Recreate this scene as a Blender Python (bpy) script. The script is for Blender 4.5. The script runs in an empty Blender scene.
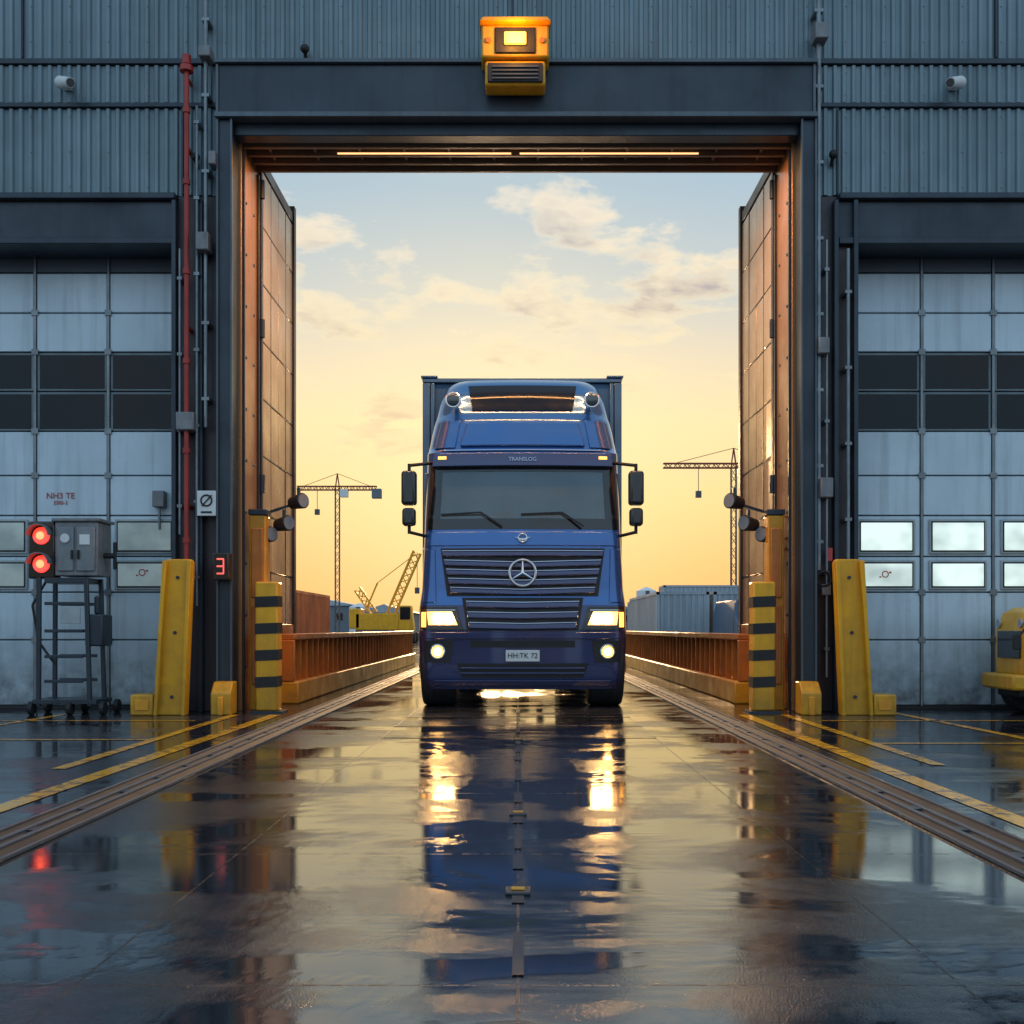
import bpy, bmesh, math, random
from mathutils import Vector, Matrix
random.seed(7)
scn=bpy.context.scene
# ------------------------------------------------------------------ node helpers
class NT:
    def __init__(s,nt): s.nt=nt; s.n=nt.nodes; s.l=nt.links
    def new(s,t,**k):
        n=s.n.new(t)
        for a,v in k.items(): setattr(n,a,v)
        return n
    def link(s,a,b): s.l.new(a,b)
    def setin(s,node,i,v):
        if v is None: return
        if hasattr(v,'is_linked') or isinstance(v,bpy.types.NodeSocket): s.l.new(v,node.inputs[i])
        else: node.inputs[i].default_value=v
    def math(s,op,a,b=None,c=None,clamp=False):
        n=s.new('ShaderNodeMath',operation=op); n.use_clamp=clamp
        s.setin(n,0,a); s.setin(n,1,b); s.setin(n,2,c); return n.outputs[0]
    def mix(s,f,a,b,blend='MIX'):
        n=s.new('ShaderNodeMix',data_type='RGBA',blend_type=blend)
        s.setin(n,0,f)
        for i,v in ((6,a),(7,b)):
            if isinstance(v,(tuple,list)) and len(v)==3: v=(*v,1)
            s.setin(n,i,v)
        return n.outputs[2]
    def noise(s,vec,scale,detail=4,rough=.55,dist=0):
        n=s.new('ShaderNodeTexNoise'); s.setin(n,'Vector',vec)
        n.inputs['Scale'].default_value=scale; n.inputs['Detail'].default_value=detail
        n.inputs['Roughness'].default_value=rough; n.inputs['Distortion'].default_value=dist
        return n.outputs[0]
    def vmul(s,vec,v):
        n=s.new('ShaderNodeVectorMath',operation='MULTIPLY'); s.l.new(vec,n.inputs[0]); n.inputs[1].default_value=v; return n.outputs[0]
    def ramp(s,f,stops,interp='LINEAR'):
        n=s.new('ShaderNodeValToRGB'); cr=n.color_ramp; cr.interpolation=interp
        while len(cr.elements)<len(stops): cr.elements.new(.5)
        for e,(p,c) in zip(cr.elements,stops):
            e.position=p; e.color=(c,c,c,1) if not isinstance(c,(tuple,list)) else (*c,1)
        s.l.new(f,n.inputs[0]); return n.outputs[0]
    def mapr(s,v,a,b,c=0,d=1):
        n=s.new('ShaderNodeMapRange'); n.clamp=True
        s.setin(n,0,v)
        for i,x in zip((1,2,3,4),(a,b,c,d)): n.inputs[i].default_value=x
        return n.outputs[0]

def mat(name,col,rough=.5,metal=0,var=.25,scale=3,bump=.05,bscale=40,streak=0,dirt=(.02,.02,.018),coat=0,rvar=.12,splash=0,emit=None,estr=0,evar=False,spec=.5):
    m=bpy.data.materials.new(name); m.use_nodes=True; t=NT(m.node_tree)
    b=t.n['Principled BSDF']; b.inputs['Specular IOR Level'].default_value=spec
    g=t.new('ShaderNodeNewGeometry'); pos=g.outputs['Position']
    n1=t.noise(pos,scale,4,.6)
    f=t.mapr(n1,.35,.75,0,var)
    c=t.mix(f,col,dirt)
    if streak:
        sv=t.vmul(pos,(9,9,.45)); n2=t.noise(sv,1.0,3,.65)
        c=t.mix(t.mapr(n2,.48,.8,0,streak),c,dirt)
    if splash:
        sp=t.new('ShaderNodeSeparateXYZ'); t.link(pos,sp.inputs[0])
        h=t.mapr(sp.outputs[2],0,1.1,1,0)
        nn=t.noise(pos,6,3)
        c=t.mix(t.math('MULTIPLY',t.math('MULTIPLY',h,nn),splash,clamp=True),c,(.03,.027,.022))
    t.link(c,b.inputs['Base Color'])
    r=t.mapr(n1,.3,.7,max(.02,rough-rvar),min(1,rough+rvar)); t.link(r,b.inputs['Roughness'])
    b.inputs['Metallic'].default_value=metal
    b.inputs['Coat Weight'].default_value=coat; b.inputs['Coat Roughness'].default_value=.06
    if bump:
        bp=t.new('ShaderNodeBump'); bp.inputs['Strength'].default_value=bump; bp.inputs['Distance'].default_value=.02
        t.link(t.noise(pos,bscale,2),bp.inputs['Height']); t.link(bp.outputs[0],b.inputs['Normal'])
    if emit:
        b.inputs['Emission Color'].default_value=(*emit,1); b.inputs['Emission Strength'].default_value=estr
        if evar:
            q=t.noise(t.vmul(pos,(1.6,1,2.2)),1.2,2,.5)
            t.link(t.mapr(q,.32,.62,estr*.45,estr),b.inputs['Emission Strength'])
    return m

# ------------------------------------------------------------------ geometry helpers
def empty(name,loc=(0,0,0)):
    o=bpy.data.objects.new(name,None); o.location=loc; o.empty_display_size=.3
    scn.collection.objects.link(o); return o
class Part:
    def __init__(s,name,m,parent=None): s.name=name; s.m=m; s.p=parent; s.bm=bmesh.new()
    def box(s,x0,x1,y0,y1,z0,z1,M=None):
        r=bmesh.ops.create_cube(s.bm,size=1)
        for v in r['verts']:
            v.co=Vector(((x0+x1)/2+v.co.x*(x1-x0),(y0+y1)/2+v.co.y*(y1-y0),(z0+z1)/2+v.co.z*(z1-z0)))
            if M: v.co=M@v.co
        return s
    def beam(s,a,b,w,h=None):
        a=Vector(a); b=Vector(b); d=b-a; L=d.length; h=h or w
        q=d.to_track_quat('Z','Y').to_matrix().to_4x4()
        r=bmesh.ops.create_cube(s.bm,size=1)
        for v in r['verts']: v.co=a+(q@Vector((v.co.x*w,v.co.y*h,(v.co.z+.5)*L)))
        return s
    def cyl(s,a,b,r,r2=None,seg=16):
        a=Vector(a); b=Vector(b); d=b-a; L=d.length
        q=d.to_track_quat('Z','Y').to_matrix().to_4x4()
        c=bmesh.ops.create_cone(s.bm,cap_ends=True,segments=seg,radius1=r,radius2=r if r2 is None else r2,depth=L)
        for v in c['verts']: v.co=a+(q@(v.co+Vector((0,0,L/2))))
        return s
    def sph(s,c,r,sc=(1,1,1),seg=20):
        k=bmesh.ops.create_uvsphere(s.bm,u_segments=seg,v_segments=seg//2,radius=r)
        for v in k['verts']: v.co=Vector((v.co.x*sc[0],v.co.y*sc[1],v.co.z*sc[2]))+Vector(c)
        return s
    def torus(s,c,R,r,axis='Y',seg=32,ss=10):
        rings=[]
        for i in range(seg):
            a=2*math.pi*i/seg; ring=[]
            for j in range(ss):
                b=2*math.pi*j/ss; q=R+r*math.cos(b); u=q*math.cos(a); w=q*math.sin(a); h=r*math.sin(b)
                p={'Y':(u,h,w),'X':(h,u,w),'Z':(u,w,h)}[axis]
                ring.append(s.bm.verts.new(Vector(p)+Vector(c)))
            rings.append(ring)
        for i in range(seg):
            for j in range(ss):
                s.bm.faces.new((rings[i][j],rings[(i+1)%seg][j],rings[(i+1)%seg][(j+1)%ss],rings[i][(j+1)%ss]))
        return s
    def prism(s,poly,axis,a,b):
        def P(u,v,t): return {'Y':(u,t,v),'X':(t,u,v),'Z':(u,v,t)}[axis]
        A=[s.bm.verts.new(P(u,v,a)) for u,v in poly]; B=[s.bm.verts.new(P(u,v,b)) for u,v in poly]
        s.bm.faces.new(A); s.bm.faces.new(B[::-1]); n=len(poly)
        for i in range(n): s.bm.faces.new((A[i],A[(i+1)%n],B[(i+1)%n],B[i]))
        return s
    def ribs(s,x0,x1,z0,z1,y,pitch=.11,d=.028):
        x=x0; pts=[]
        while x<x1-1e-4:
            for dx,dy in ((0,0),(.42*pitch,0),(.55*pitch,-d),(.87*pitch,-d)):
                if x+dx<x1: pts.append((x+dx,y+dy))
            x+=pitch
        pts.append((x1,y))
        A=[s.bm.verts.new((a,b,z0)) for a,b in pts]; B=[s.bm.verts.new((a,b,z1)) for a,b in pts]
        for i in range(len(pts)-1): s.bm.faces.new((A[i],A[i+1],B[i+1],B[i]))
        return s
    def done(s,bevel=0,smooth=30,seg=2):
        bmesh.ops.recalc_face_normals(s.bm,faces=s.bm.faces) if smooth is not None else None
        me=bpy.data.meshes.new(s.name)
        if s.p is not None: 
            for v in s.bm.verts: v.co-=s.p.location
        s.bm.to_mesh(me); s.bm.free()
        if smooth:
            me.polygons.foreach_set('use_smooth',[True]*len(me.polygons)); me.set_sharp_from_angle(angle=math.radians(smooth))
        o=bpy.data.objects.new(s.name,me); scn.collection.objects.link(o)
        if s.m: me.materials.append(s.m)
        if s.p is not None: o.parent=s.p
        if bevel:
            md=o.modifiers.new('bevel','BEVEL'); md.width=bevel; md.segments=seg; md.limit_method='ANGLE'; md.angle_limit=math.radians(40)
        return o
def text(name,body,loc,size,m,parent,rot=(math.pi/2,0,0)):
    cu=bpy.data.curves.new(name,'FONT'); cu.body=body; cu.size=size; cu.align_x='CENTER'; cu.align_y='CENTER'; cu.extrude=.002
    o=bpy.data.objects.new(name,cu); scn.collection.objects.link(o); cu.materials.append(m)
    o.parent=parent; o.location=Vector(loc)-parent.location; o.rotation_euler=rot; return o

# ------------------------------------------------------------------ materials
M={}
M['clad']=mat('cladding_paint',(.19,.27,.305),.42,.1,.35,.9,.03,25,streak=.5,dirt=(.055,.075,.09))
M['steel_dark']=mat('dark_steel',(.035,.050,.068),.38,.3,.4,1.5,.05,30,streak=.4,dirt=(.013,.018,.023))
M['steel_mid']=mat('grey_steel',(.10,.13,.155),.4,.3,.4,1.2,.05,30,streak=.4,dirt=(.03,.035,.04))
M['brown']=mat('dark_brown_steel',(.055,.048,.056),.4,.3,.4,1.2,.06,30,streak=.5,dirt=(.02,.015,.016))
M['soffit']=mat('soffit_steel',(.20,.13,.08),.42,.3,.3,2,.05,30)
M['door']=mat('door_panel_paint',(.60,.72,.79),.33,0,.3,1.1,.03,18,streak=.5,dirt=(.22,.27,.30),splash=1.3)
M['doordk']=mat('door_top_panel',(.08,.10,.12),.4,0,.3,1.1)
M['gap']=mat('door_frame',(.16,.20,.22),.5,.2,.3,2)
M['black']=mat('black_rubber',(.012,.012,.013),.6,0,.2,5)
M['blackgl']=mat('black_gloss',(.008,.009,.011),.18,0,.2,5,0,coat=.5,rvar=.05)
M['wglass']=mat('dark_window_glass',(.008,.014,.020),.10,0,.3,3,.01,4,rvar=.04,spec=.25)
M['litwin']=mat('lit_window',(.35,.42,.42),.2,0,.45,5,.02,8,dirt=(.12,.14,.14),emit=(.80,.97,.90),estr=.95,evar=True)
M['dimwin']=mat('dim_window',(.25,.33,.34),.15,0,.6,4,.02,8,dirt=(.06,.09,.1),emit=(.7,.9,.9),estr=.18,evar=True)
M['leaf']=mat('gate_leaf_panel',(.66,.44,.24),.30,.25,.35,1.3,.06,14,streak=.45,dirt=(.26,.15,.07))
M['jamb']=mat('gate_jamb',(.50,.25,.10),.34,.35,.4,1.1,.05,20,streak=.35,dirt=(.16,.07,.03))
M['red']=mat('red_pipe',(.40,.03,.02),.4,0,.3,3)
M['conduit']=mat('galvanised',(.22,.25,.27),.38,.6,.3,5)
M['yellow']=mat('yellow_paint',(.85,.42,.01),.38,0,.35,4,.08,30,streak=.4,dirt=(.30,.12,.012),splash=.7)
M['orange']=mat('orange_steel',(.66,.20,.03),.40,.1,.45,3,.1,25,streak=.4,dirt=(.16,.05,.012))
M['kerb']=mat('yellow_kerb',(.80,.34,.015),.42,0,.6,3,.1,25,dirt=(.28,.10,.015))
M['grey']=mat('equipment_grey',(.22,.23,.24),.45,.2,.35,5,streak=.3)
M['white']=mat('white_paint',(.75,.76,.75),.4,0,.15,5)
M['frame']=mat('window_frame_grey',(.38,.43,.44),.4,0,.3,5)
M['redtxt']=mat('red_lettering',(.5,.05,.04),.5,0,.2,9)
M['blue']=mat('truck_paint',(.016,.110,.36),.24,.45,.10,2,0,coat=1,rvar=.05,dirt=(.012,.05,.16))
M['blue2']=mat('truck_lower_paint',(.026,.038,.125),.25,.4,.2,2,0,coat=1,rvar=.05,dirt=(.022,.022,.06))
M['roofgl']=mat('roof_window_tint',(.010,.020,.040),.10,0,.2,5,0,rvar=.03,spec=.15)
M['boxm']=mat('cargo_body',(.03,.10,.22),.4,.2,.3,1.5,.02,10)
M['boxf']=mat('cargo_frame_paint',(.05,.14,.28),.35,.3,.3,1.5,.02,10,coat=.4)
M['chrome']=mat('chrome',(.7,.72,.75),.12,1,.1,5,0,rvar=.05)
M['dchrome']=mat('dark_chrome',(.42,.46,.56),.18,1,.1,5,0,rvar=.05)
M['plate']=mat('plate_white',(.7,.7,.68),.4,0,.1,5,0)
M['cabin']=mat('cabin_trim',(.12,.12,.125),.6,0,.3,5)
M['screen']=mat('side_glass',(.03,.05,.065),.05,0,.2,1.5,0,coat=1,rvar=.02)
def glassmat():
    m=bpy.data.materials.new('windscreen_glass'); m.use_nodes=True; t=NT(m.node_tree); b=t.n['Principled BSDF']
    g=t.new('ShaderNodeNewGeometry')
    n=t.noise(g.outputs['Position'],1.3,3)
    t.link(t.mix(t.mapr(n,.3,.7,0,1),(.05,.095,.125),(.10,.16,.195)),b.inputs['Base Color'])
    b.inputs['Roughness'].default_value=.04; b.inputs['IOR'].default_value=1.6; b.inputs['Specular IOR Level'].default_value=1.0
    tr=t.new('ShaderNodeBsdfTransparent'); tr.inputs[0].default_value=(.60,.74,.80,1)
    mx=t.new('ShaderNodeMixShader'); mx.inputs[0].default_value=.65
    t.link(tr.outputs[0],mx.inputs[1]); t.link(b.outputs[0],mx.inputs[2])
    t.link(mx.outputs[0],t.n['Material Output'].inputs[0]); return m
M['wind']=glassmat()
def emis(n,c,s): return mat(n,(.3,.3,.3),.2,0,0,3,0,emit=c,estr=s)
M['head']=emis('headlamp_lens',(1,.40,.08),3.2)
M['headc']=emis('headlamp_core',(1,.58,.20),75)
M['fog']=emis('fog_lamp',(1,.36,.04),3.5)
M['fogc']=emis('fog_core',(1,.52,.14),75)
M['amber']=emis('amber_lamp',(1,.40,.04),3)
M['beaconlit']=emis('beacon_lens',(1,.34,.015),3.5)
M['redlit']=emis('red_signal_lens',(1,.030,.008),1.8)
M['redcore']=emis('red_signal_core',(1,.10,.03),6)
M['redglow']=emis('red_digit',(1,.06,.02),1.3)
M['striplit']=emis('strip_lamp',(1,.55,.22),1.6)
M['lens']=mat('lamp_glass',(.35,.38,.4),.1,.3,.1,4,0)
M['cont_or']=mat('orange_container',(.60,.12,.03),.5,.1,.4,.8,streak=.3)
M['cont_gr']=mat('grey_container',(.38,.45,.50),.5,.1,.3,.5,streak=.3)
M['cont_bl']=mat('blue_container',(.06,.12,.2),.5,.1,.3,.5)
M['cranered']=mat('crane_red',(.30,.04,.02),.6,0,.2,.5)
M['cranegr']=mat('crane_grey',(.10,.10,.11),.6,0,.2,.5)
M['far']=mat('far_building',(.16,.19,.22),.7,0,.3,.2)

def paint(name,col,wear,rl=.10):
    m=bpy.data.materials.new(name); m.use_nodes=True; t=NT(m.node_tree); b=t.n['Principled BSDF']
    g=t.new('ShaderNodeNewGeometry'); pos=g.outputs['Position']
    n=t.noise(pos,9,5,.75); n2=t.noise(pos,1.3,2)
    f=t.math('ADD',t.mapr(n,.42,.62,0,1),t.mapr(n2,.35,.7,-.5,wear),clamp=True)
    t.link(t.mix(f,col,(.03,.03,.03)),b.inputs['Base Color'])
    t.link(t.mapr(n2,.3,.7,rl,.3),b.inputs['Roughness'])
    b.inputs['Specular IOR Level'].default_value=.6
    return m
M['yline']=paint('yellow_road_paint',(.80,.42,.02),.25)
M['wline']=paint('faded_paint',(.045,.047,.050),.9,.16)

# ground
def ground_mat():
    m=bpy.data.materials.new('wet_asphalt'); m.use_nodes=True; t=NT(m.node_tree); b=t.n['Principled BSDF']
    g=t.new('ShaderNodeNewGeometry'); pos=g.outputs['Position']
    sp=t.new('ShaderNodeSeparateXYZ'); t.link(pos,sp.inputs[0]); X,Y=sp.outputs[0],sp.outputs[1]
    big=t.noise(t.vmul(pos,(.8,.8,1)),.9,5,.7,.6)
    bands=t.noise(t.vmul(pos,(.22,1.5,1)),1.0,4,.66)
    w=t.math('ADD',t.math('MULTIPLY',big,.6),t.math('MULTIPLY',bands,.4))
    wet=t.mapr(w,.44,.52,0,1)
    grit=t.noise(pos,130,2,.75); mid=t.noise(pos,11,5,.72)
    c=t.mix(t.mapr(mid,.3,.7,0,1),(.014,.018,.024),(.042,.047,.056))
    c=t.mix(t.mapr(grit,.52,.72,0,.6),c,(.12,.12,.125))
    c=t.mix(t.math('MULTIPLY',wet,.7),c,(.010,.012,.016))
    def line(v,per,off,wd):
        q=t.math('FRACT',t.math('ADD',t.math('DIVIDE',v,per),off+.5))
        d=t.math('MULTIPLY',t.math('ABSOLUTE',t.math('SUBTRACT',q,.5)),per)
        return t.mapr(d,wd*.5,wd,1,0)
    J=t.math('MAXIMUM',line(X,1.18,0,.006),line(Y,1.7,.28,.008))
    J=t.math('MULTIPLY',J,t.mapr(mid,.36,.56,.1,.75))
    c=t.mix(J,c,(.004,.004,.005))
    t.link(c,b.inputs['Base Color'])
    r=t.mapr(wet,0,1,.125,.032)
    r=t.math('ADD',r,t.mapr(mid,.45,.7,0,.05)); r=t.math('ADD',r,t.math('MULTIPLY',J,.4))
    t.link(r,b.inputs['Roughness'])
    b.inputs['IOR'].default_value=1.8
    t.link(t.mapr(J,0,1,.85,.1),b.inputs['Specular IOR Level'])
    b.inputs['Specular Tint'].default_value=(.86,.94,1,1)
    h=t.math('ADD',t.math('MULTIPLY',grit,t.mapr(wet,0,1,.8,.05)),t.math('MULTIPLY',mid,t.mapr(wet,0,1,.55,.05)))
    bp=t.new('ShaderNodeBump'); bp.inputs['Strength'].default_value=.45; bp.inputs['Distance'].default_value=.004
    t.link(h,bp.inputs['Height']); t.link(bp.outputs[0],b.inputs['Normal'])
    return m
p=Part('ground',ground_mat()); R=2500
vs=[p.bm.verts.new(v) for v in ((-R,-R,0),(R,-R,0),(R,R,0),(-R,R,0))]; p.bm.faces.new(vs); p.done(smooth=None)

# ------------------------------------------------------------------ markings
mk=empty('road_markings',(0,8,.004))
def sheet(P,x0,x1,y0,y1,z=.004,sk=0):
    vs=[P.bm.verts.new(v) for v in ((x0,y0,z),(x1,y0,z),(x1+sk,y1,z),(x0+sk,y1,z))]; P.bm.faces.new(vs)
p=Part('yellow_lines',M['yline'],mk)
sheet(p,-2.83,-2.70,2,12.0,sk=.12); sheet(p,-3.14,-3.04,7.4,12.0)
sheet(p,2.40,2.53,2,12.0); sheet(p,2.86,2.96,7.6,12.0)
sheet(p,-5.3,-5.2,8.5,12.3,sk=.3); sheet(p,4.35,4.45,8.5,12.3,sk=-.2)
sheet(p,2.96,9,9.0,9.07); sheet(p,-9,-3.14,9.3,9.37)
sheet(p,-9,-3.3,11.2,11.27); sheet(p,3.1,9,11.2,11.27)
p.done(smooth=None)
p=Part('centre_line',M['wline'],mk)
y=3
while y<12.6:
    L=random.uniform(.25,.8); w_=random.uniform(.014,.028); sheet(p,-w_,w_,y,y+L); y+=L+random.uniform(.1,.5)
p.done(smooth=None)
p=Part('stop_lines',M['wline'],mk)
for yy in (9.5,10.6,11.7): sheet(p,-1.2,1.2,yy,yy+.07,.006)
p.done(smooth=None)
for (cx,cy) in ((0,9.3),(0,5.6),(.0,3.95),):
    e=empty('drain_cover',(cx,cy,0))
    q=Part('rim',M['steel_dark'],e); q.box(cx-.045,cx+.045,cy-.05,cy+.05,0,.012); q.done(.004)
    q=Part('lid',M['yellow'],e); q.box(cx-.025,cx+.025,cy-.02,cy+.02,.012,.018); q.done(.003)
# rail tracks
for cx in (-2.25,2.08):
    e=empty('rail_track',(cx,15,0))
    b=Part('bed',M['black'],e); sheet(b,cx-.16,cx+.16,1,60,.005); b.done(smooth=None)
    q=Part('rails',M['steel_mid'],e)
    for dx,w in ((-.15,.02),(-.05,.03),(.03,.03),(.15,.02)): q.box(cx+dx-w/2,cx+dx+w/2,1,60,.0,.018)
    q.done(.004)
    q=Part('fastenings',M['steel_dark'],e); yy=1.5
    while yy<20: q.box(cx-.03,cx+.012,yy,yy+.1,.0,.013); yy+=.6
    q.done()

# ------------------------------------------------------------------ warehouse
W=empty('warehouse_building',(0,12.5,0))
YF=12.5; YB=13.42
p=Part('wall_cladding',M['clad'],W)
for x0,x1 in ((-22,-3.80),(3.62,22)):
    p.ribs(x0,x1,5.86,6.84,YF); p.ribs(x0,x1,6.91,7.33,YF-.004)
p.ribs(-3.80,-3.34,5.86,7.33,YF); p.ribs(3.30,3.62,5.86,7.33,YF)
p.ribs(-22,22,7.41,10,YF)
p.done(smooth=None)
p=Part('wall_core',M['steel_mid'],W)
for x0,x1 in ((-22,-8.4),(8.2,22)): p.box(x0,x1,YF+.06,YB,0,5.84)
for x0,x1 in ((-22,-3.36),(3.32,22)): p.box(x0,x1,YF+.05,YB,5.84,10)
p.box(-3.36,3.32,YF+.05,YB,7.4,10)
p.box(-22,-8.4,YF,YF+.06,0,5.3); p.box(8.2,22,YF,YF+.06,0,5.3)
p.done()
p=Part('roof_coping',M['steel_dark'],W); p.box(-22.1,22.1,YF-.12,YB+.1,10.0,10.2); p.done(.02)
p=Part('horizontal_trims',M['steel_dark'],W)
p.box(-22,22,YF-.05,YF+.02,7.34,7.40)
for x0,x1 in ((-22,-3.345),(3.305,22)): p.box(x0,x1,YF-.05,YF+.02,6.85,6.90)
for x in (-5.62,-.06,5.42,-7.6,7.4): p.box(x-.012,x+.012,YF-.045,YF,7.41,10)
for x in (-3.80,3.62): p.box(x-.012,x+.012,YF-.055,YF,5.86,6.84)
p.done(.006)
p=Part('cladding_fixings',M['conduit'],W)
for z in (5.95,6.35,6.75,7.0,7.25,7.6,8.0):
    x=-6.4
    while x<6.4:
        if z>7.4 or abs(x)>3.5: p.cyl((x,YF-.038,z),(x,YF-.02,z),.008,seg=6)
        x+=.44
p.done(smooth=None)
p=Part('door_header_beams',M['steel_dark'],W)
for x0,x1 in ((-22,-3.86),(3.62,22)):
    p.box(x0,x1,YF-.14,YF+.05,5.78,5.85); p.box(x0,x1,YF-.06,YF+.05,5.36,5.775); p.box(x0,x1,YF-.11,YF+.4,5.28,5.355)
p.done(.01)
p=Part('columns',M['brown'],W)
p.box(-3.86,-3.365,YF-.02,YB,0,5.85); p.box(3.335,3.80,YF-.02,YB,0,5.85)
p.done(.01)
p=Part('column_flanges',M['steel_dark'],W)
for x in (-3.9,-3.60,3.56,3.78): p.box(x,x+.05,YF-.13,YF-.022,0,5.77)
p.done(.006)
# portal frame
p=Part('portal_header',M['steel_dark'],W)
p.box(-3.36,3.32,YF-.22,YF+.03,6.70,7.24); 
p.done(.012)
p=Part('portal_header_flanges',M['steel_mid'],W)
p.box(-3.38,3.34,YF-.27,YF+.02,7.243,7.29); p.box(-3.38,3.34,YF-.27,YF+.02,6.64,6.697)
for x in (-3.37,3.29): p.box(x,x+.03,YF-.245,YF-.222,6.70,7.24)
p.done(.006)
p=Part('portal_frame_posts',M['steel_dark'],W)
p.box(-3.36,-3.20,YF-.2,YF+.1,0,6.637); p.box(3.17,3.33,YF-.2,YF+.1,0,6.637)
p.box(-3.20,3.17,YF-.1,YF+.1,6.50,6.637)
p.done(.01)
p=Part('portal_frame_lips',M['steel_mid'],W)
for x in (-3.365,-3.21,3.16,3.315): p.box(x,x+.02,YF-.235,YF-.2,0,6.63)
p.done()
p=Part('portal_jambs',M['jamb'],W)
p.box(-3.36,-3.17,YF+.1,YB,0,6.55); p.box(3.14,3.33,YF+.1,YB,0,6.55)
p.done(.006)
p=Part('jamb_guide_channels',M['steel_dark'],W)
for s,x in ((1,-3.17),(-1,3.14)):
    for yy,d in ((12.64,.03),(13.34,.03)): p.box(min(x,x+s*d),max(x,x+s*d),yy,yy+.035,0,6.45)
p.done(.005)
p=Part('jamb_bolts',M['conduit'],W)
for s,x in ((1,-3.17),(-1,3.14)):
    z=.5
    while z<6.4: p.cyl((x,12.82,z),(x+s*.015,12.82,z),.018,seg=6).cyl((x,13.2,z),(x+s*.015,13.2,z),.018,seg=6); z+=.6
p.done()
p=Part('portal_soffit',M['soffit'],W)
p.box(-3.36,3.33,YF+.1,YB,6.55,7.4)
for yy in (12.66,12.88,13.10,13.32): p.box(-3.17,3.14,yy,yy+.05,6.48,6.548)
for i in range(12): p.box(-2.9+i*.52,-2.87+i*.52,12.715,13.095,6.51,6.549)
p.done(.006)
p=Part('soffit_strip_lamp',M['striplit'],W)
for x0,x1 in ((-2.1,-.08),(.02,2.1)): p.box(x0,x1,12.79,12.81,6.465,6.478)
p.done()
# sectional doors
rows=[.04,.81,1.37,1.79,2.27,2.74,3.26,3.73,4.19,4.65,5.12,5.40]
def sectional(x_edge,sgn,pitch,skipcols,bright):
    YD=12.92
    D=W
    back=Part('sectional_door_backing',M['gap'],D); xe=x_edge+sgn*pitch*5
    back.box(min(x_edge,xe),max(x_edge,xe),YD+.05,YD+.1,0,5.4); back.done()
    pn=Part('sectional_door_panels',M['door'],D); dk=Part('sectional_door_top_panels',M['doordk'],D)
    gl=Part('sectional_door_dark_windows',M['wglass'],D); fr=Part('sectional_door_window_frames',M['gap'],D)
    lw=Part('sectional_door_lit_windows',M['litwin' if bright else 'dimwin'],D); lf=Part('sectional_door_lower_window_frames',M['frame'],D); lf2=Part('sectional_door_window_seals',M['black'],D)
    st=Part('sectional_door_stiles',M['conduit'],D)
    for c in range(5):
        a=x_edge+sgn*pitch*c; b=a+sgn*pitch; x0,x1=min(a,b)+.02,max(a,b)-.02
        for r in range(11):
            z0,z1=rows[r]+.008,rows[r+1]-.008
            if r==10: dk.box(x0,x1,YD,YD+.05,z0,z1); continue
            if r in (6,7):
                fr.box(x0,x1,YD+.01,YD+.05,z0,z1); gl.box(x0+.03,x1-.03,YD+.003,YD+.02,z0+.025,z1-.025)
                continue
            pn.box(x0,x1,YD+random.uniform(-.002,.002),YD+.05,z0,z1)
            if r in (2,3) and c not in skipcols:
                zz0,zz1=z0+.02,z1-.035
                lf.box(x0+.06,x1-.06,YD-.025,YD-.0005,zz0,zz1)
                lf2.box(x0+.085,x1-.085,YD-.030,YD-.02,zz0+.025,zz1-.025)
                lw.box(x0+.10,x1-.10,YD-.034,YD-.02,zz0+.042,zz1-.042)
        if c: st.box(a-.014,a+.014,YD-.012,YD+.03,.04,5.4)
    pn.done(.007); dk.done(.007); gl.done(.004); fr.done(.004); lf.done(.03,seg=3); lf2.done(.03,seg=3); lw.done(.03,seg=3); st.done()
    g=Part('door_guide_rail',M['steel_mid'],D); q=x_edge
    g.box(q-.05,q+.05,YD-.12,YD-.01,0,5.27); g.done(.01)
    b=Part('door_bottom_seal',M['black'],D); b.box(min(x_edge,xe),max(x_edge,xe),YD-.01,YD+.049,.002,.036); b.done()
    h=Part('door_hinges',M['conduit'],D)
    for c in range(1,5):
        for r in (1,2,5,6,8,9):
            x=x_edge+sgn*pitch*c; h.box(x-.04,x+.04,YD-.02,YD-.0125,rows[r]-.035,rows[r]+.035)
    h.done(.003)
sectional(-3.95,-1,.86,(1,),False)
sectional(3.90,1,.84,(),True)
text('door_lettering_top','NH3 TE',(-5.37,12.912,2.50),.10,M['redtxt'],W); text('door_lettering_bottom','2505-2',(-5.37,12.912,2.42),.06,M['redtxt'],W)
p=Part('window_stickers',M['redtxt'],W)
for x,z in ((-4.40,1.60),(4.30,1.58)):
    p.torus((x,12.875,z),.035,.006); p.box(x-.07,x-.045,12.872,12.878,z-.04,z-.025); p.box(x+.045,x+.07,12.872,12.878,z+.01,z+.03)
p.done()
p=Part('door_junction_box',M['grey'],W); p.box(-4.26,-4.12,12.80,12.92,2.36,2.55); p.cyl((-4.19,12.86,2.1),(-4.19,12.86,2.36),.015); p.done(.01)
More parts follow.
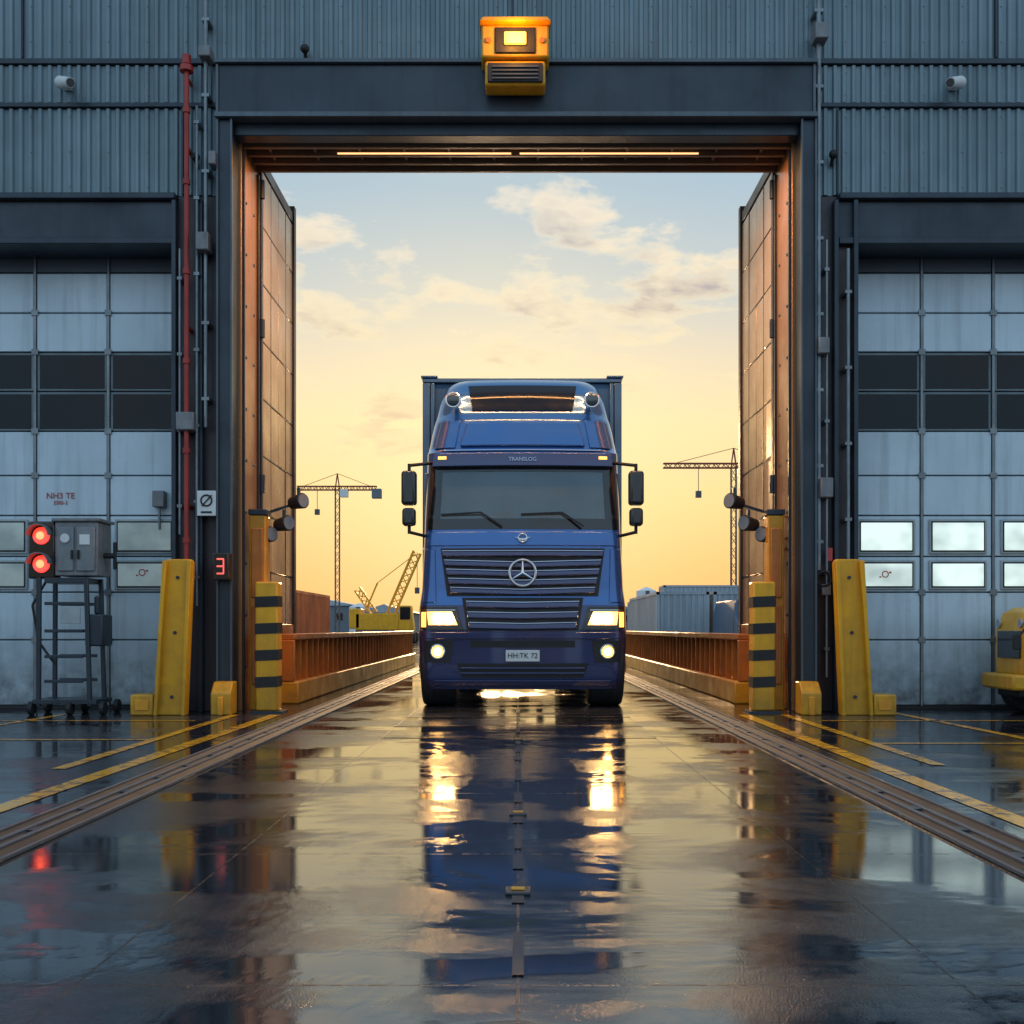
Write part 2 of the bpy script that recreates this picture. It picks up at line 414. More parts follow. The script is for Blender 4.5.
# pipes
p=Part('red_riser_pipe',M['red'],W); p.cyl((-3.70,12.28,1.5),(-3.70,12.28,7.20),.028); 
for z in (1.9,2.9,3.9,4.9,5.9,6.7): p.cyl((-3.70,12.28,z),(-3.70,12.28,z+.06),.042)
p.cyl((-3.70,12.28,7.16),(-3.70,12.28,7.22),.075); p.cyl((-3.70,12.28,7.24),(-3.70,12.28,7.34),.05); p.cyl((-3.70,12.28,7.1),(-3.70,12.47,7.1),.02)
for z in (2.3,4.3,6.3): p.box(-3.72,-3.68,12.28,12.49,z,z+.03)
p.done()
p=Part('conduits',M['conduit'],W)
for x,z0,z1,r in ((-3.60,1.2,6.8,.016),(-3.50,3.2,10,.022),(3.37,1.6,10,.026),(3.46,0.4,5.3,.014),(3.70,1.0,5.2,.02),(-3.79,2.0,5.2,.014)):
    p.cyl((x,12.33,z0),(x,12.33,z1),r,seg=10)
    z=z0+.3
    while z<z1: p.box(x-r*1.9,x+r*1.9,12.31,12.49,z,z+.035); z+=.85
p.done()
p=Part('junction_boxes',M['grey'],W)
for x0,x1,z0,z1 in ((-3.80,-3.60,3.15,3.35),(3.30,3.45,7.5,7.68),(-3.58,-3.44,5.15,5.35),(-3.44,-3.36,6.1,6.25),(3.34,3.46,4.0,4.18),(3.36,3.5,2.4,2.62),(-3.55,-3.42,7.3,7.42)):
    p.box(x0,x1,12.2,12.40,z0,z1); p.box((x0+x1)/2-.02,(x0+x1)/2+.02,12.401,12.5,z0+.03,z0+.06)
p.done(.012)
p=Part('cable_elbows',M['black'],W)
for x,z in ((-2.4,7.47),(3.55,6.28),(-3.63,6.25)): p.sph((x,12.38,z),.05).cyl((x,12.38,z),(x,12.47,z-.09),.02)
p.done()

# dome cameras
for cx in (-5.05,4.88):
    s=-1 if cx>0 else 1
    e=empty('security_camera',(cx,12.3,7.02))
    a=Part('housing',M['white'],e); a.cyl((cx-s*.06,12.3,7.05),(cx+s*.1,12.16,6.98),.07,.055); a.sph((cx-s*.06,12.3,7.05),.07); a.done()
    a=Part('lens',M['blackgl'],e); a.cyl((cx+s*.1,12.16,6.98),(cx+s*.112,12.15,6.975),.045); a.done()
    a=Part('bracket',M['grey'],e); a.cyl((cx-s*.04,12.3,7.05),(cx-s*.04,12.47,7.1),.025); a.box(cx-s*.04-.05,cx-s*.04+.05,12.44,12.47,7.03,7.17); a.done()

# warning beacon
BZ=-.15
e=empty('warning_beacon',(-.03,12.1,7.2))
a=Part('housing',M['yellow'],e); a.box(-.40,.34,11.95,12.27,7.30+BZ,7.66+BZ); a.box(-.36,.30,11.99,12.25,7.02+BZ,7.29+BZ); a.done(.025)
a=Part('hood',M['yellow'],e); a.prism([(-.42,7.66+BZ),(.36,7.66+BZ),(.32,7.71+BZ),(-.38,7.71+BZ)],'Y',11.88,12.27); a.done(.01)
a=Part('recess',M['black'],e); a.box(-.25,.19,11.93,11.949,7.34+BZ,7.62+BZ); a.box(-.33,.27,11.96,11.989,7.04+BZ,7.25+BZ); a.done(.01)
a=Part('lamp',M['beaconlit'],e); a.box(-.15,.09,11.90,11.929,7.42+BZ,7.56+BZ); a.done(.015)
a=Part('louvres',M['steel_mid'],e)
for i in range(4): a.box(-.28,.22,11.945,11.958,7.07+BZ+i*.042,7.082+BZ+i*.042)
a.done()
a=Part('side_lamps',M['orange'],e); a.cyl((-.32,11.945,7.48+BZ),(-.32,11.93,7.48+BZ),.03); a.cyl((.26,11.945,7.48+BZ),(.26,11.93,7.48+BZ),.03); a.done()

# ------------------------------------------------------------------ gate leaves
for s in (-1,1):
    X=-3.13 if s<0 else 3.11
    e=empty('gate_leaf',(X,14.4,0))
    fr=Part('leaf_frame',M['brown'],e); pn=Part('leaf_panels',M['leaf'],e)
    xi=X+s*.06
    x0,x1=min(X,xi),max(X,xi)
    fr.box(x0,x1,13.44,13.52,.06,6.72); fr.box(x0-.02,x1+.02,15.30,15.42,.03,6.82)
    fr.box(x0,x1,13.52,15.30,.06,.22); fr.box(x0,x1,13.52,15.30,6.58,6.72)
    ys=[13.53,13.97,14.41,14.85,15.29]
    zs=[.24]+[.24+i*.705 for i in range(1,9)]+[6.56]
    for i in range(4):
        for k in range(len(zs)-1):
            o_=random.uniform(.006,.012)
            a=min(X+s*o_,X+s*.052); b=max(X+s*o_,X+s*.052)
            pn.box(a,b,ys[i]+.006,ys[i+1]-.006,zs[k]+.009,min(zs[k+1],6.56)-.009)
    for yy in ys[1:4:2]: fr.box(min(X+s*.004,X+s*.05),max(X+s*.004,X+s*.05),yy-.006,yy+.006,.22,6.58)
    for z in zs[1:-1]: fr.box(min(X+s*.005,X+s*.05),max(X+s*.005,X+s*.05),13.52,15.30,z-.008,z+.008)
    fr.done(.003); pn.done(.006)
    h=Part('leaf_hinges',M['steel_dark'],e)
    for z in (.7,2.6,4.5,6.2): h.cyl((X+s*.0,13.45,z),(X+s*.0,13.45,z+.22),.035)
    h.done()
    kp=Part('kick_plate',M['orange'],e); kp.box(min(X-s*.001,X-s*.014),max(X-s*.001,X-s*.014),13.5,15.28,.2,1.0); kp.done(.004)
for s in (-1,1):
    X=-3.10 if s<0 else 3.07
    e=empty('gate_drive_cabinet',(X,12.5,0))
    x0,x1=(X,X+.19) if s<0 else (X-.19,X)
    a=Part('cabinet',M['kerb'],e); a.box(x0,x1,12.68,12.92,0,2.25); a.done(.015)
    a=Part('cover',M['orange'],e); a.box(x0+.03,x1-.03,12.655,12.679,1.3,2.1); a.box(x0+.03,x1-.03,12.655,12.679,.3,1.2); a.done(.01)
    a=Part('cap',M['steel_dark'],e); a.box(x0-.01,x1+.01,12.67,12.93,2.252,2.32); a.done(.01)
for s in (-1,1):
    X=-2.82 if s<0 else 2.76
    e=empty('striped_bollard',(X,12.45,0)); w=.125
    a=Part('post',M['yellow'],e); a.box(X-w,X+w,12.32,12.56,.02,1.47); a.done(.02)
    a=Part('black_bands',M['black'],e)
    for z in (.28,.58,.88,1.18): a.prism([(X-w-.004,z),(X+w+.004,z+.01),(X+w+.004,z+.13),(X-w-.004,z+.12)],'Y',12.314,12.566)
    a.done()
    a=Part('base_plate',M['steel_dark'],e); a.box(X-w-.06,X+w+.06,12.27,12.61,0,.02); a.done()
for s in (-1,1):
    X=-3.78 if s<0 else 3.68
    e=empty('crash_guard',(X,12.0,0))
    def q(u): return X+(-s)*u
    a=Part('guard_plate',M['yellow'],e); a.prism([(q(-.17),.0),(q(.17),.0),(q(.24),1.66),(q(.215),1.70),(q(-.04),1.70),(q(-.065),1.66)],'Y',11.98,12.06); a.done(.01)
    a=Part('side_flanges',M['yellow'],e)
    for u0,u1 in ((-.17,-.13),(.13,.17)): a.prism([(q(u0),0),(q(u1),0),(q(u1+.08+(.02 if u0<0 else -.01)),1.68),(q(u0+.08+(.02 if u0<0 else -.01)),1.68)],'Y',11.90,11.98)
    a.prism([(q(.0),.1),(q(.05),.1),(q(.12),1.6),(q(.07),1.6)],'Y',12.06,12.3); a.done(.006)
    a=Part('foot_block',M['yellow'],e); a.box(min(q(-.42),q(-.172)),max(q(-.42),q(-.172)),11.9,12.2,0,.23); a.done(.02)
    a=Part('foot_cover',M['kerb'],e); a.box(min(q(-.36),q(-.22)),max(q(-.36),q(-.22)),11.885,11.899,.06,.17); a.done(.004)
    a=Part('bolts',M['steel_dark'],e)
    for z in (.2,.9,1.5):
        a.cyl((q(.0+z*.05),11.965,z),(q(.0+z*.05),11.98,z),.02,seg=6)
    a.done()
    Y0=-3.24 if s<0 else 3.20
    e=empty('yellow_wheel_stop',(Y0,12.1,0))
    a=Part('block',M['yellow'],e); a.prism([(11.98,0),(12.26,0),(12.26,.36),(12.1,.36),(11.98,.24)],'X',Y0-.11,Y0+.11); a.done(.015)
    a=Part('rib',M['kerb'],e); a.box(Y0-.03,Y0+.03,11.95,12.05,0,.2); a.done(.01)
for s in (-1,1):
    for i,(x,z) in enumerate(((2.56,2.44),(2.73,2.18),(2.93,2.05))):
        X=s*x-.02
        e=empty('flood_light',(X,12.9,z))
        a=Part('head',M['black'],e); a.cyl((X+s*.09,12.98,z-.02),(X-s*.07,12.86,z+.0),.07,.095); a.done(.008)
        a=Part('glass',M['lens'],e); a.cyl((X-s*.07,12.86,z),(X-s*.078,12.854,z),.08); a.done()
        a=Part('bracket',M['steel_dark'],e); a.beam((X+s*.05,12.95,z-.03),(s*3.13,13.02,z-.18),.03); a.box(X-.015,X+.015,12.9,12.98,z+.08,z+.16); a.done()

e=empty('wall_sign',(-3.47,12.38,2.3))
a=Part('board',M['white'],e); a.box(-3.575,-3.365,12.25,12.26,2.2,2.48); a.done(.006)
a=Part('sign_bracket',M['conduit'],e); a.box(-3.50,-3.44,12.261,12.48,2.3,2.35); a.done()
a=Part('pictogram',M['black'],e); a.torus((-3.47,12.245,2.37),.06,.009); a.beam((-3.52,12.245,2.31),(-3.41,12.245,2.43),.012); a.box(-3.53,-3.41,12.243,12.249,2.23,2.25); a.done()
e=empty('digital_display',(-3.30,12.2,1.65))
a=Part('housing',M['blackgl'],e); a.box(-3.37,-3.19,12.12,12.28,1.48,1.78); a.done(.012)
a=Part('digits',M['redglow'],e)
for z in (1.55,1.63,1.71): a.box(-3.32,-3.24,12.114,12.119,z-.009,z+.009)
a.box(-3.252,-3.236,12.113,12.118,1.55,1.71); a.done(.003)
e=empty('wall_sign',(3.44,12.3,1.4))
a=Part('board',M['grey'],e); a.box(3.40,3.5,12.3,12.31,1.32,1.44); a.box(3.44,3.46,12.311,12.48,1.36,1.38); a.done(.01)
a=Part('hose_ring',M['black'],e); a.torus((3.42,12.3,1.5),.08,.014); a.done()
e=empty('wall_sign',(3.52,12.3,1.78)); a=Part('board',M['redtxt'],e); a.box(3.47,3.53,12.34,12.35,1.7,1.85); a.box(3.49,3.51,12.351,12.48,1.76,1.78); a.done(.004)

# ------------------------------------------------------------------ signal cart
e=empty('signal_cart',(-4.9,12.2,0))
a=Part('signal_housing',M['blackgl'],e); a.box(-5.50,-5.20,12.05,12.22,1.49,2.12); a.done(.02)
a=Part('signal_visors',M['grey'],e)
for z in (1.96,1.65):
    for k in range(9):
        t0=math.radians(20*k); t1=math.radians(20*(k+1)); r=.115
        a.prism([(-5.35+r*math.cos(t0),z+r*math.sin(t0)),(-5.35+r*math.cos(t1),z+r*math.sin(t1)),(-5.35+(r+.01)*math.cos(t1),z+(r+.01)*math.sin(t1)),(-5.35+(r+.01)*math.cos(t0),z+(r+.01)*math.sin(t0))],'Y',11.92,12.05)
a.done(smooth=None)
a=Part('red_lenses',M['redlit'],e)
for z in (1.96,1.65): a.sph((-5.35,12.045,z),.095,(1,.3,1))
a.done()
a=Part('red_lamp_cores',M['redcore'],e)
for z in (1.96,1.65): a.sph((-5.35,12.012,z),.045,(1,.3,1))
a.done()
a=Part('cabinet',M['grey'],e); a.box(-5.19,-4.72,12.02,12.42,1.52,2.11); a.box(-5.22,-4.69,11.99,12.45,2.112,2.15); a.done(.012)
a=Part('cabinet_doors',M['conduit'],e); a.box(-5.16,-4.98,12.0,12.019,1.57,2.06); a.box(-4.95,-4.75,12.0,12.019,1.57,2.06); a.done(.01)
a=Part('dials',M['white'],e); a.cyl((-5.07,12.0,1.93),(-5.07,11.985,1.93),.05); a.box(-4.91,-4.80,11.985,11.999,1.86,1.97); a.done()
a=Part('handles',M['black'],e); a.box(-5.0,-4.985,11.97,12.0,1.7,1.8); a.box(-4.93,-4.915,11.97,12.0,1.7,1.8); a.cyl((-4.72,12.2,1.75),(-4.60,12.2,1.75),.03); a.cyl((-4.60,12.2,1.6),(-4.60,12.2,1.9),.02); a.done()
a=Part('stand',M['steel_dark'],e)
for x in (-5.36,-4.80):
    for yy in (12.0,12.42): a.beam((x,yy,.1),(x*.98-.1 if x<-5 else x-.04,yy,1.5),.045)
for z in (.35,.62,.9,1.2): a.box(-5.30,-4.88,12.0,12.03,z,z+.035); a.box(-5.30,-4.88,12.4,12.43,z,z+.035)
a.box(-5.42,-4.72,11.97,12.45,.12,.17); a.box(-5.30,-4.85,12.0,12.42,1.44,1.5)
a.done(.005)
a=Part('label_plate',M['frame'],e); a.box(-5.12,-4.9,11.98,11.999,1.0,1.18); a.done(.005)
a=Part('battery_box',M['steel_dark'],e); a.box(-4.86,-4.66,12.0,12.3,.75,1.1); a.cyl((-4.76,12.1,1.1),(-4.76,12.1,1.3),.03); a.done(.02)
a=Part('castors',M['black'],e)
for x in (-5.44,-5.02,-4.66): 
    for yy in (12.0,12.42): a.cyl((x-.02,yy-.0,.075),(x+.03,yy,.075),.075); a.box(x-.02,x+.02,yy-.03,yy+.03,.075,.13)
a.done(.006)
a=Part('cables',M['black'],e)
pts=[(-5.3,12.1,1.5),(-5.45,12.05,1.2),(-5.38,12.05,.8),(-5.2,12.05,.55)]
for i in range(3): a.cyl(pts[i],pts[i+1],.014,seg=8)
a.done()
e.location.x+=.13

# ------------------------------------------------------------------ yellow utility vehicle (right)
e=empty('utility_tractor',(6.4,12.1,0))
a=Part('hood',M['yellow'],e); a.prism([(5.42,.42),(5.42,.95),(5.50,1.12),(5.62,1.18),(6.6,1.22),(6.6,.42)],'Y',11.75,12.5); a.done(.04,seg=3)
a=Part('grille',M['blackgl'],e); a.box(5.400,5.419,11.85,12.4,.62,.92); a.box(5.5,6.4,11.735,11.749,.66,.93); a.done(.01)
a=Part('bumper',M['yellow'],e); a.box(5.27,5.42,11.72,12.53,.28,.45); a.done(.03)
a=Part('chassis',M['black'],e); a.box(5.4,7.8,11.85,12.4,.2,.419); a.done(.02)
a=Part('wheels',M['black'],e)
for x,r in ((5.75,.26),(7.4,.34)):
    for y0 in (11.68,12.36): a.cyl((x,y0,r),(x,y0+.2,r),r,seg=28)
a.done(.03)
a=Part('wheel_hubs',M['yellow'],e)
for x,r in ((5.75,.26),(7.4,.34)): a.cyl((x,11.665,r),(x,11.68,r),r*.5)
a.done()
a=Part('cab_frame',M['black'],e)
for x in (6.65,7.7):
    for yy in (11.8,12.45): a.beam((x,yy,.42),(x,yy,2.05),.06)
a.box(6.5,7.85,11.7,12.55,2.05,2.13); a.done(.01)
a=Part('seat',M['black'],e); a.box(7.0,7.5,11.9,12.35,.42,.85); a.box(7.42,7.54,11.9,12.35,.85,1.35); a.done(.04)
a=Part('rear_body',M['yellow'],e); a.box(6.62,7.9,11.76,12.49,.425,.75); a.done(.03)
a=Part('mirror_arm',M['black'],e); a.beam((5.5,11.76,1.05),(5.33,11.7,.86),.025); a.box(5.26,5.35,11.68,11.71,.72,.88); a.done(.008)
a=Part('head_lamps',M['lens'],e)
a.cyl((5.42,11.86,1.0),(5.405,11.86,1.0),.05).cyl((5.42,12.39,1.0),(5.405,12.39,1.0),.05).cyl((5.6,11.75,1.04),(5.6,11.74,1.04),.045); a.done()

# ------------------------------------------------------------------ barriers
for s in (-1,1):
    X=-2.9 if s<0 else 2.86; y0=13.9; y1=29.5
    e=empty('steel_barrier',(X,20,0))
    a=Part('posts',M['orange'],e); y=y0
    while y<y1+.01:
        a.box(X-.075,X+.075,y-.03,y-.012,.28,.80); a.box(X-.075,X+.075,y+.012,y+.03,.28,.80); a.box(X-.012,X+.012,y-.012,y+.012,.28,.80)
        y+=.42
    a.done()
    a=Part('top_rail',M['orange'],e); a.box(X-.10,X+.10,y0-.1,y1+.1,.80,.875); a.box(X-.1,X+.1,y0-.12,y0-.06,.28,.799); a.done(.012)
    a=Part('web_plate',M['brown'],e); a.box(X-.05*(-s)-.01,X-.05*(-s)+.01,y0,y1,.28,.799); a.done()
    a=Part('kerb_beam',M['kerb'],e); a.box(X-.15,X+.15,y0-.12,y1+.1,0,.275); a.done(.02)

# ------------------------------------------------------------------ truck
TX=.055; TY=13.0
T=empty('truck',(TX,TY,0))
def interp(tab,z):
    if z<=tab[0][0]: return tab[0][1]
    for (a,va),(b,vb) in zip(tab,tab[1:]):
        if z<=b:
            t=(z-a)/(b-a); t2=t*t*(3-2*t)*.35+t*.65; return va+(vb-va)*t2
    return tab[-1][1]
F=[(.22,.10),(.34,.02),(.5,0),(.92,.0),(1.2,.02),(1.4,.05),(1.92,.09),(2.2,.13),(2.95,.30),(3.08,.31),(3.2,.36),(3.5,.46),(3.60,.58),(3.85,.70),(4.02,.85),(4.12,1.02),(4.15,1.2)]
Wd=[(.22,1.20),(.34,1.235),(.95,1.25),(1.2,1.245),(1.45,1.215),(2.1,1.19),(2.95,1.17),(3.12,1.17),(3.3,1.14),(3.52,1.10),(3.75,1.06),(3.95,1.01),(4.08,.95),(4.15,.88)]
def rad(z): return .17 if z<3.1 else .30
def cy(x,z):
    w=interp(Wd,z); f=interp(F,z); r=rad(z); a=min(abs(x),w)
    y=f+.10*(a/w)**2
    if a>w-r:
        t=min(1,(a-(w-r))/r); y+=r*(1-math.sqrt(max(0,1-t*t)))
    return y
def ring_xs(z):
    w=interp(Wd,z); r=rad(z)
    xs=[(w-r)*(-1+2*i/24) for i in range(25)]
    cor=[w-r+r*math.sin(math.radians(a)) for a in range(12,91,13)]+[w]
    return [-c for c in cor[::-1]]+xs+cor,w
def loft(name,m,z0,z1,yb,n=40,hole=None):
    P=Part(name,m,T); rings=[]; zsn=[z0+(z1-z0)*k/n for k in range(n+1)]
    for z in zsn:
        xs,w=ring_xs(z)
        ring=[P.bm.verts.new((TX+x,TY+cy(x,z),z)) for x in xs]
        ring+=[P.bm.verts.new((TX+w,TY+yb,z)),P.bm.verts.new((TX-w,TY+yb,z))]
        rings.append(ring)
    N=len(rings[0])
    for k,(a,b) in enumerate(zip(rings,rings[1:])):
        for i in range(N):
            if hole:
                xm=(a[i].co.x+a[(i+1)%N].co.x)/2-TX; zm=(zsn[k]+zsn[k+1])/2
                if abs(xm)<hole[0] and hole[1]<zm<hole[2] and i<N-2: continue
            P.bm.faces.new((a[i],a[(i+1)%N],b[(i+1)%N],b[i]))
    P.bm.faces.new(rings[-1]); P.bm.faces.new(rings[0][::-1]); o=P.done(smooth=35); return o
loft('cab_shell',M['blue'],1.22,4.15,1.55,66,hole=(1.02,2.24,2.88))
loft('cab_lower_body',M['blue2'],.93,1.218,.62,8)
loft('bumper',M['blue2'],.22,.925,.55,16)
def patch(P,zb,zt,xb0,xb1,xt0=None,xt1=None,off=.006,nx=16,nz=5,droop=0,skirt=.03):
    xt0=xb0 if xt0 is None else xt0; xt1=xb1 if xt1 is None else xt1
    G=[];H=[]
    for k in range(nz+1):
        v=k/nz; ra=[];rb=[]
        for i in range(nx+1):
            u=i/nx; x=(xb0+(xb1-xb0)*u)*(1-v)+(xt0+(xt1-xt0)*u)*v
            z=zb+(zt-zb)*v; z+= -droop*(1-abs(x))
            y=cy(x,z)
            ra.append(P.bm.verts.new((TX+x,TY+y-off,z))); rb.append(P.bm.verts.new((TX+x,TY+y+skirt,z)))
        G.append(ra);H.append(rb)
    for k in range(nz):
        for i in range(nx): P.bm.faces.new((G[k][i],G[k][i+1],G[k+1][i+1],G[k+1][i]))
    if skirt>0:
        for k in range(nz):
            P.bm.faces.new((H[k][0],G[k][0],G[k+1][0],H[k+1][0])); P.bm.faces.new((G[k][-1],H[k][-1],H[k+1][-1],G[k+1][-1]))
        for i in range(nx):
            P.bm.faces.new((H[0][i],H[0][i+1],G[0][i+1],G[0][i])); P.bm.faces.new((G[-1][i],G[-1][i+1],H[-1][i+1],H[-1][i]))
# black surround built as four strips around the glass
p=Part('windscreen_surround',M['blackgl'],T)
patch(p,2.13,2.26,-1.15,1.15,off=.006,nx=40,nz=2); patch(p,2.84,2.97,-1.12,1.12,off=.006,nx=40,nz=2)
for s in (-1,1): patch(p,2.26,2.84,*sorted((s*.99,s*1.145)),*sorted((s*.97,s*1.125)),.006,6,6)
p.done()
p=Part('windscreen',M['wind'],T); patch(p,2.25,2.85,-1.04,1.04,-1.0,1.0,.001,40,8,skirt=0)
p.done()
# cab interior
p=Part('dashboard',M['cabin'],T); p.box(TX-1.0,TX+1.0,TY+.34,TY+.62,2.12,2.30); p.done(.04)
p=Part('cabin_back_wall',M['cabin'],T); p.box(TX-1.1,TX+1.1,TY+1.40,TY+1.44,1.6,3.0); p.done()
p=Part('seats',M['black'],T)
for x in (-.55,.55): p.box(TX+x-.24,TX+x+.24,TY+.95,TY+1.1,1.7,2.52); p.box(TX+x-.13,TX+x+.13,TY+.98,TY+1.08,2.55,2.76)
p.done(.05,seg=3)
p=Part('steering_wheel',M['black'],T)
c0=Vector((TX+.55,TY+.68,2.36)); p.torus(c0,.22,.018)
p.bm.verts.ensure_lookup_table()
Rm=Matrix.Rotation(math.radians(-35),4,'X')
for v in p.bm.verts: v.co=c0+Rm@(v.co-c0)
p.cyl(c0,(c0.x,c0.y-.1,c0.z-.2),.04); p.done()
p=Part('dash_papers',M['plate'],T); p.box(TX-.55,TX-.3,TY+.36,TY+.5,2.301,2.31); p.done()
p=Part('sun_visor',M['blue2'],T); patch(p,2.90,3.06,-1.10,1.10,-1.07,1.07,.09,30,3,skirt=.02); p.done(.008)
text('visor_lettering','TRANSLOG',(TX,TY+.19,2.975),.065,M['dchrome'],T)
p=Part('visor_lamps',M['amber'],T)
for s in (-1,1): patch(p,2.985,3.02,*sorted((s*.92,s*1.02)),off=.10,nx=5,nz=2)
p.done()
p=Part('roof_visor_panel',M['blue'],T); patch(p,3.16,3.46,-.76,.76,-.68,.68,.04,24,5); p.done(.012)
p=Part('roof_window',M['roofgl'],T); patch(p,3.64,4.0,-.62,.62,-.68,.68,.012,24,5); p.done()
p=Part('side_roof_panels',M['blue'],T)
for s in (-1,1): patch(p,3.14,3.50,*sorted((s*.82,s*1.08)),*sorted((s*.76,s*1.0)),.02,10,4)
p.done(.008)
p=Part('roof_panel_lines',M['dchrome'],T); patch(p,3.10,3.112,-1.08,1.08,off=.03,nx=36,nz=1); p.done()
p=Part('roof_spot_lamp_bodies',M['chrome'],T); q=Part('roof_spot_lamp_glass',M['screen'],T)
for s in (-1,1):
    c=(TX+s*.85,TY+.46,3.74); p.torus(c,.085,.016); p.cyl(c,(c[0],c[1]+.2,c[2]),.085,.04)
    q.sph(c,.08,(1,.4,1))
p.done(); q.done()
p=Part('front_panel',M['blue'],T); patch(p,1.93,2.10,-1.14,1.14,-1.14,1.14,.02,36,4); p.done(.008)
p=Part('grille_backing',M['black'],T); patch(p,1.33,1.90,-.90,.90,-.98,.98,.012,30,6); p.done()
p=Part('grille_louvres',M['blue2'],T)
for i in range(5):
    z=1.37+i*.108; w=.86+i*.025; patch(p,z,z+.062,-w,w,-w-.008,w+.008,.05,30,2,droop=.03 if i<4 else 0)
p.done(.012)
p=Part('grille_bright_lines',M['dchrome'],T)
for i in range(5):
    z=1.434+i*.108; w=.86+i*.025; patch(p,z,z+.008,-w,w,off=.053,nx=30,nz=1,droop=.03 if i<4 else 0)
p.done()
p=Part('side_air_deflectors',M['blue'],T)
for s in (-1,1): patch(p,1.25,1.90,*sorted((s*1.03,s*1.19)),*sorted((s*1.05,s*1.17)),.02,8,8)
p.done(.01)
p=Part('emblem',M['chrome'],T); c=Vector((TX,TY-.03,1.60)); p.torus(c,.155,.015)
for a in (90,210,330):
    a=math.radians(a); p.cyl(c,c+Vector((.15*math.cos(a),0,.15*math.sin(a))),.020,.006,seg=8)
p.done()
p=Part('badge',M['chrome'],T); b=Vector((TX,TY+.08-.035,2.02)); p.torus(b,.05,.008); p.prism([(TX-.10,2.035),(TX,2.01),(TX+.10,2.035),(TX,1.985)],'Y',TY+.045,TY+.055); p.done()
p=Part('lower_grille_backing',M['black'],T); patch(p,.92,1.31,-.66,.66,-.72,.72,.012,24,4); p.done()
p=Part('lower_grille_louvres',M['blue2'],T)
for i in range(3):
    z=.95+i*.125; patch(p,z,z+.07,-.64-i*.015,.64+i*.015,off=.045,nx=24,nz=2,droop=.02)
p.done(.012)
p=Part('lower_grille_lines',M['dchrome'],T)
for i in range(3):
    z=1.02+i*.125; patch(p,z,z+.008,-.64-i*.015,.64+i*.015,off=.048,nx=24,nz=1,droop=.02)
p.done()
hb=Part('headlamp_housings',M['blackgl'],T); hl=Part('headlamp_lenses',M['head'],T); hc=Part('headlamp_cores',M['headc'],T); dr=Part('headlamp_trim',M['chrome'],T); ind=Part('indicator_lamps',M['amber'],T)
for s in (-1,1):
    patch(hb,.93,1.20,*sorted((s*.70,s*1.235)),*sorted((s*.78,s*1.235)),.014,20,4)
    patch(hl,.985,1.145,*sorted((s*.77,s*1.12)),*sorted((s*.84,s*1.14)),.022,14,3)
    for x in (.87,1.0):
        yy=TY+cy(x,1.06)-.03; hc.cyl((TX+s*x,yy,1.06),(TX+s*x,yy-.012,1.06),.055,seg=24)
    patch(dr,1.16,1.168,*sorted((s*.80,s*1.2)),off=.022,nx=14,nz=1)
    patch(ind,.96,1.14,*sorted((s*1.15,s*1.21)),off=.02,nx=5,nz=2)
hb.done(); hl.done(); hc.done(); dr.done(); ind.done()
p=Part('bumper_intake',M['black'],T); patch(p,.36,.53,-.72,.72,-.78,.78,.006,20,3); patch(p,.72,.80,-.62,.62,off=.006,nx=20,nz=2)
for s in (-1,1): patch(p,.54,.80,*sorted((s*.86,s*1.17)),*sorted((s*.82,s*1.18)),.006,12,3)
p.done()
p=Part('bumper_panels',M['blue2'],T); patch(p,.82,.90,-1.15,1.15,off=.03,nx=36,nz=2); patch(p,.26,.33,-1.05,1.05,off=.03,nx=36,nz=2)
for z in (.40,.46): patch(p,z,z+.025,-.74,.74,off=.02,nx=20,nz=1)
p.done(.008)
fr=Part('fog_lamp_rings',M['chrome'],T); fg=Part('fog_lamps',M['fog'],T); fc=Part('fog_lamp_cores',M['fogc'],T)
for s in (-1,1):
    x=1.01; yy=TY+cy(x,.67)-.012; fr.torus((TX+s*x,yy,.67),.08,.012); fg.cyl((TX+s*x,yy,.67),(TX+s*x,yy-.01,.67),.07,seg=24); fc.cyl((TX+s*x,yy-.01,.67),(TX+s*x,yy-.016,.67),.042,seg=20)
fr.done(); fg.done(); fc.done()
p=Part('number_plate',M['plate'],T); p.box(TX-.20,TX+.20,TY-.03,TY-.012,.555,.69); p.done(.004)
text('plate_characters','HH:TK 72',(TX,TY-.033,.622),.085,M['black'],T)
p=Part('wipers',M['black'],T)
for x0,x1 in ((-.98,-.35),(-.02,.62)):
    ya=TY+cy(x0,2.33)-.03; yb=TY+cy(x1,2.27)-.03
    p.beam((TX+x0,ya,2.31),(TX+x1-.15,yb,2.33),.018); p.beam((TX+x1-.15,yb,2.33),(TX+x1+.1,TY+.07,2.16),.022)
p.done()
p=Part('mirror_housings',M['blackgl'],T)
for s in (-1,1):
    a,b=sorted((TX+s*1.27,TX+s*1.45)); p.box(a,b,TY+.10,TY+.28,2.42,2.83)
    p.box(a+.01,b-.01,TY+.10,TY+.26,2.17,2.385)
p.done(.04,seg=3)
p=Part('mirror_arms',M['black'],T)
for s in (-1,1):
    p.cyl((TX+s*1.36,TY+.2,2.9),(TX+s*1.12,TY+.42,2.96),.02); p.cyl((TX+s*1.36,TY+.2,2.82),(TX+s*1.36,TY+.2,2.92),.02)
    p.cyl((TX+s*1.36,TY+.2,2.1),(TX+s*1.15,TY+.38,2.06),.02); p.cyl((TX+s*1.36,TY+.2,2.08),(TX+s*1.36,TY+.2,2.2),.02)
p.done()
p=Part('side_marker_strips',M['chrome'],T)
for s in (-1,1): p.box(*sorted((TX+s*1.19,TX+s*1.212)),TY+.4,TY+1.4,1.9,1.93)
p.done()
p=Part('side_windows',M['screen'],T)
for s in (-1,1): p.box(*sorted((TX+s*1.13,TX+s*1.198)),TY+.5,TY+1.25,2.2,2.85)
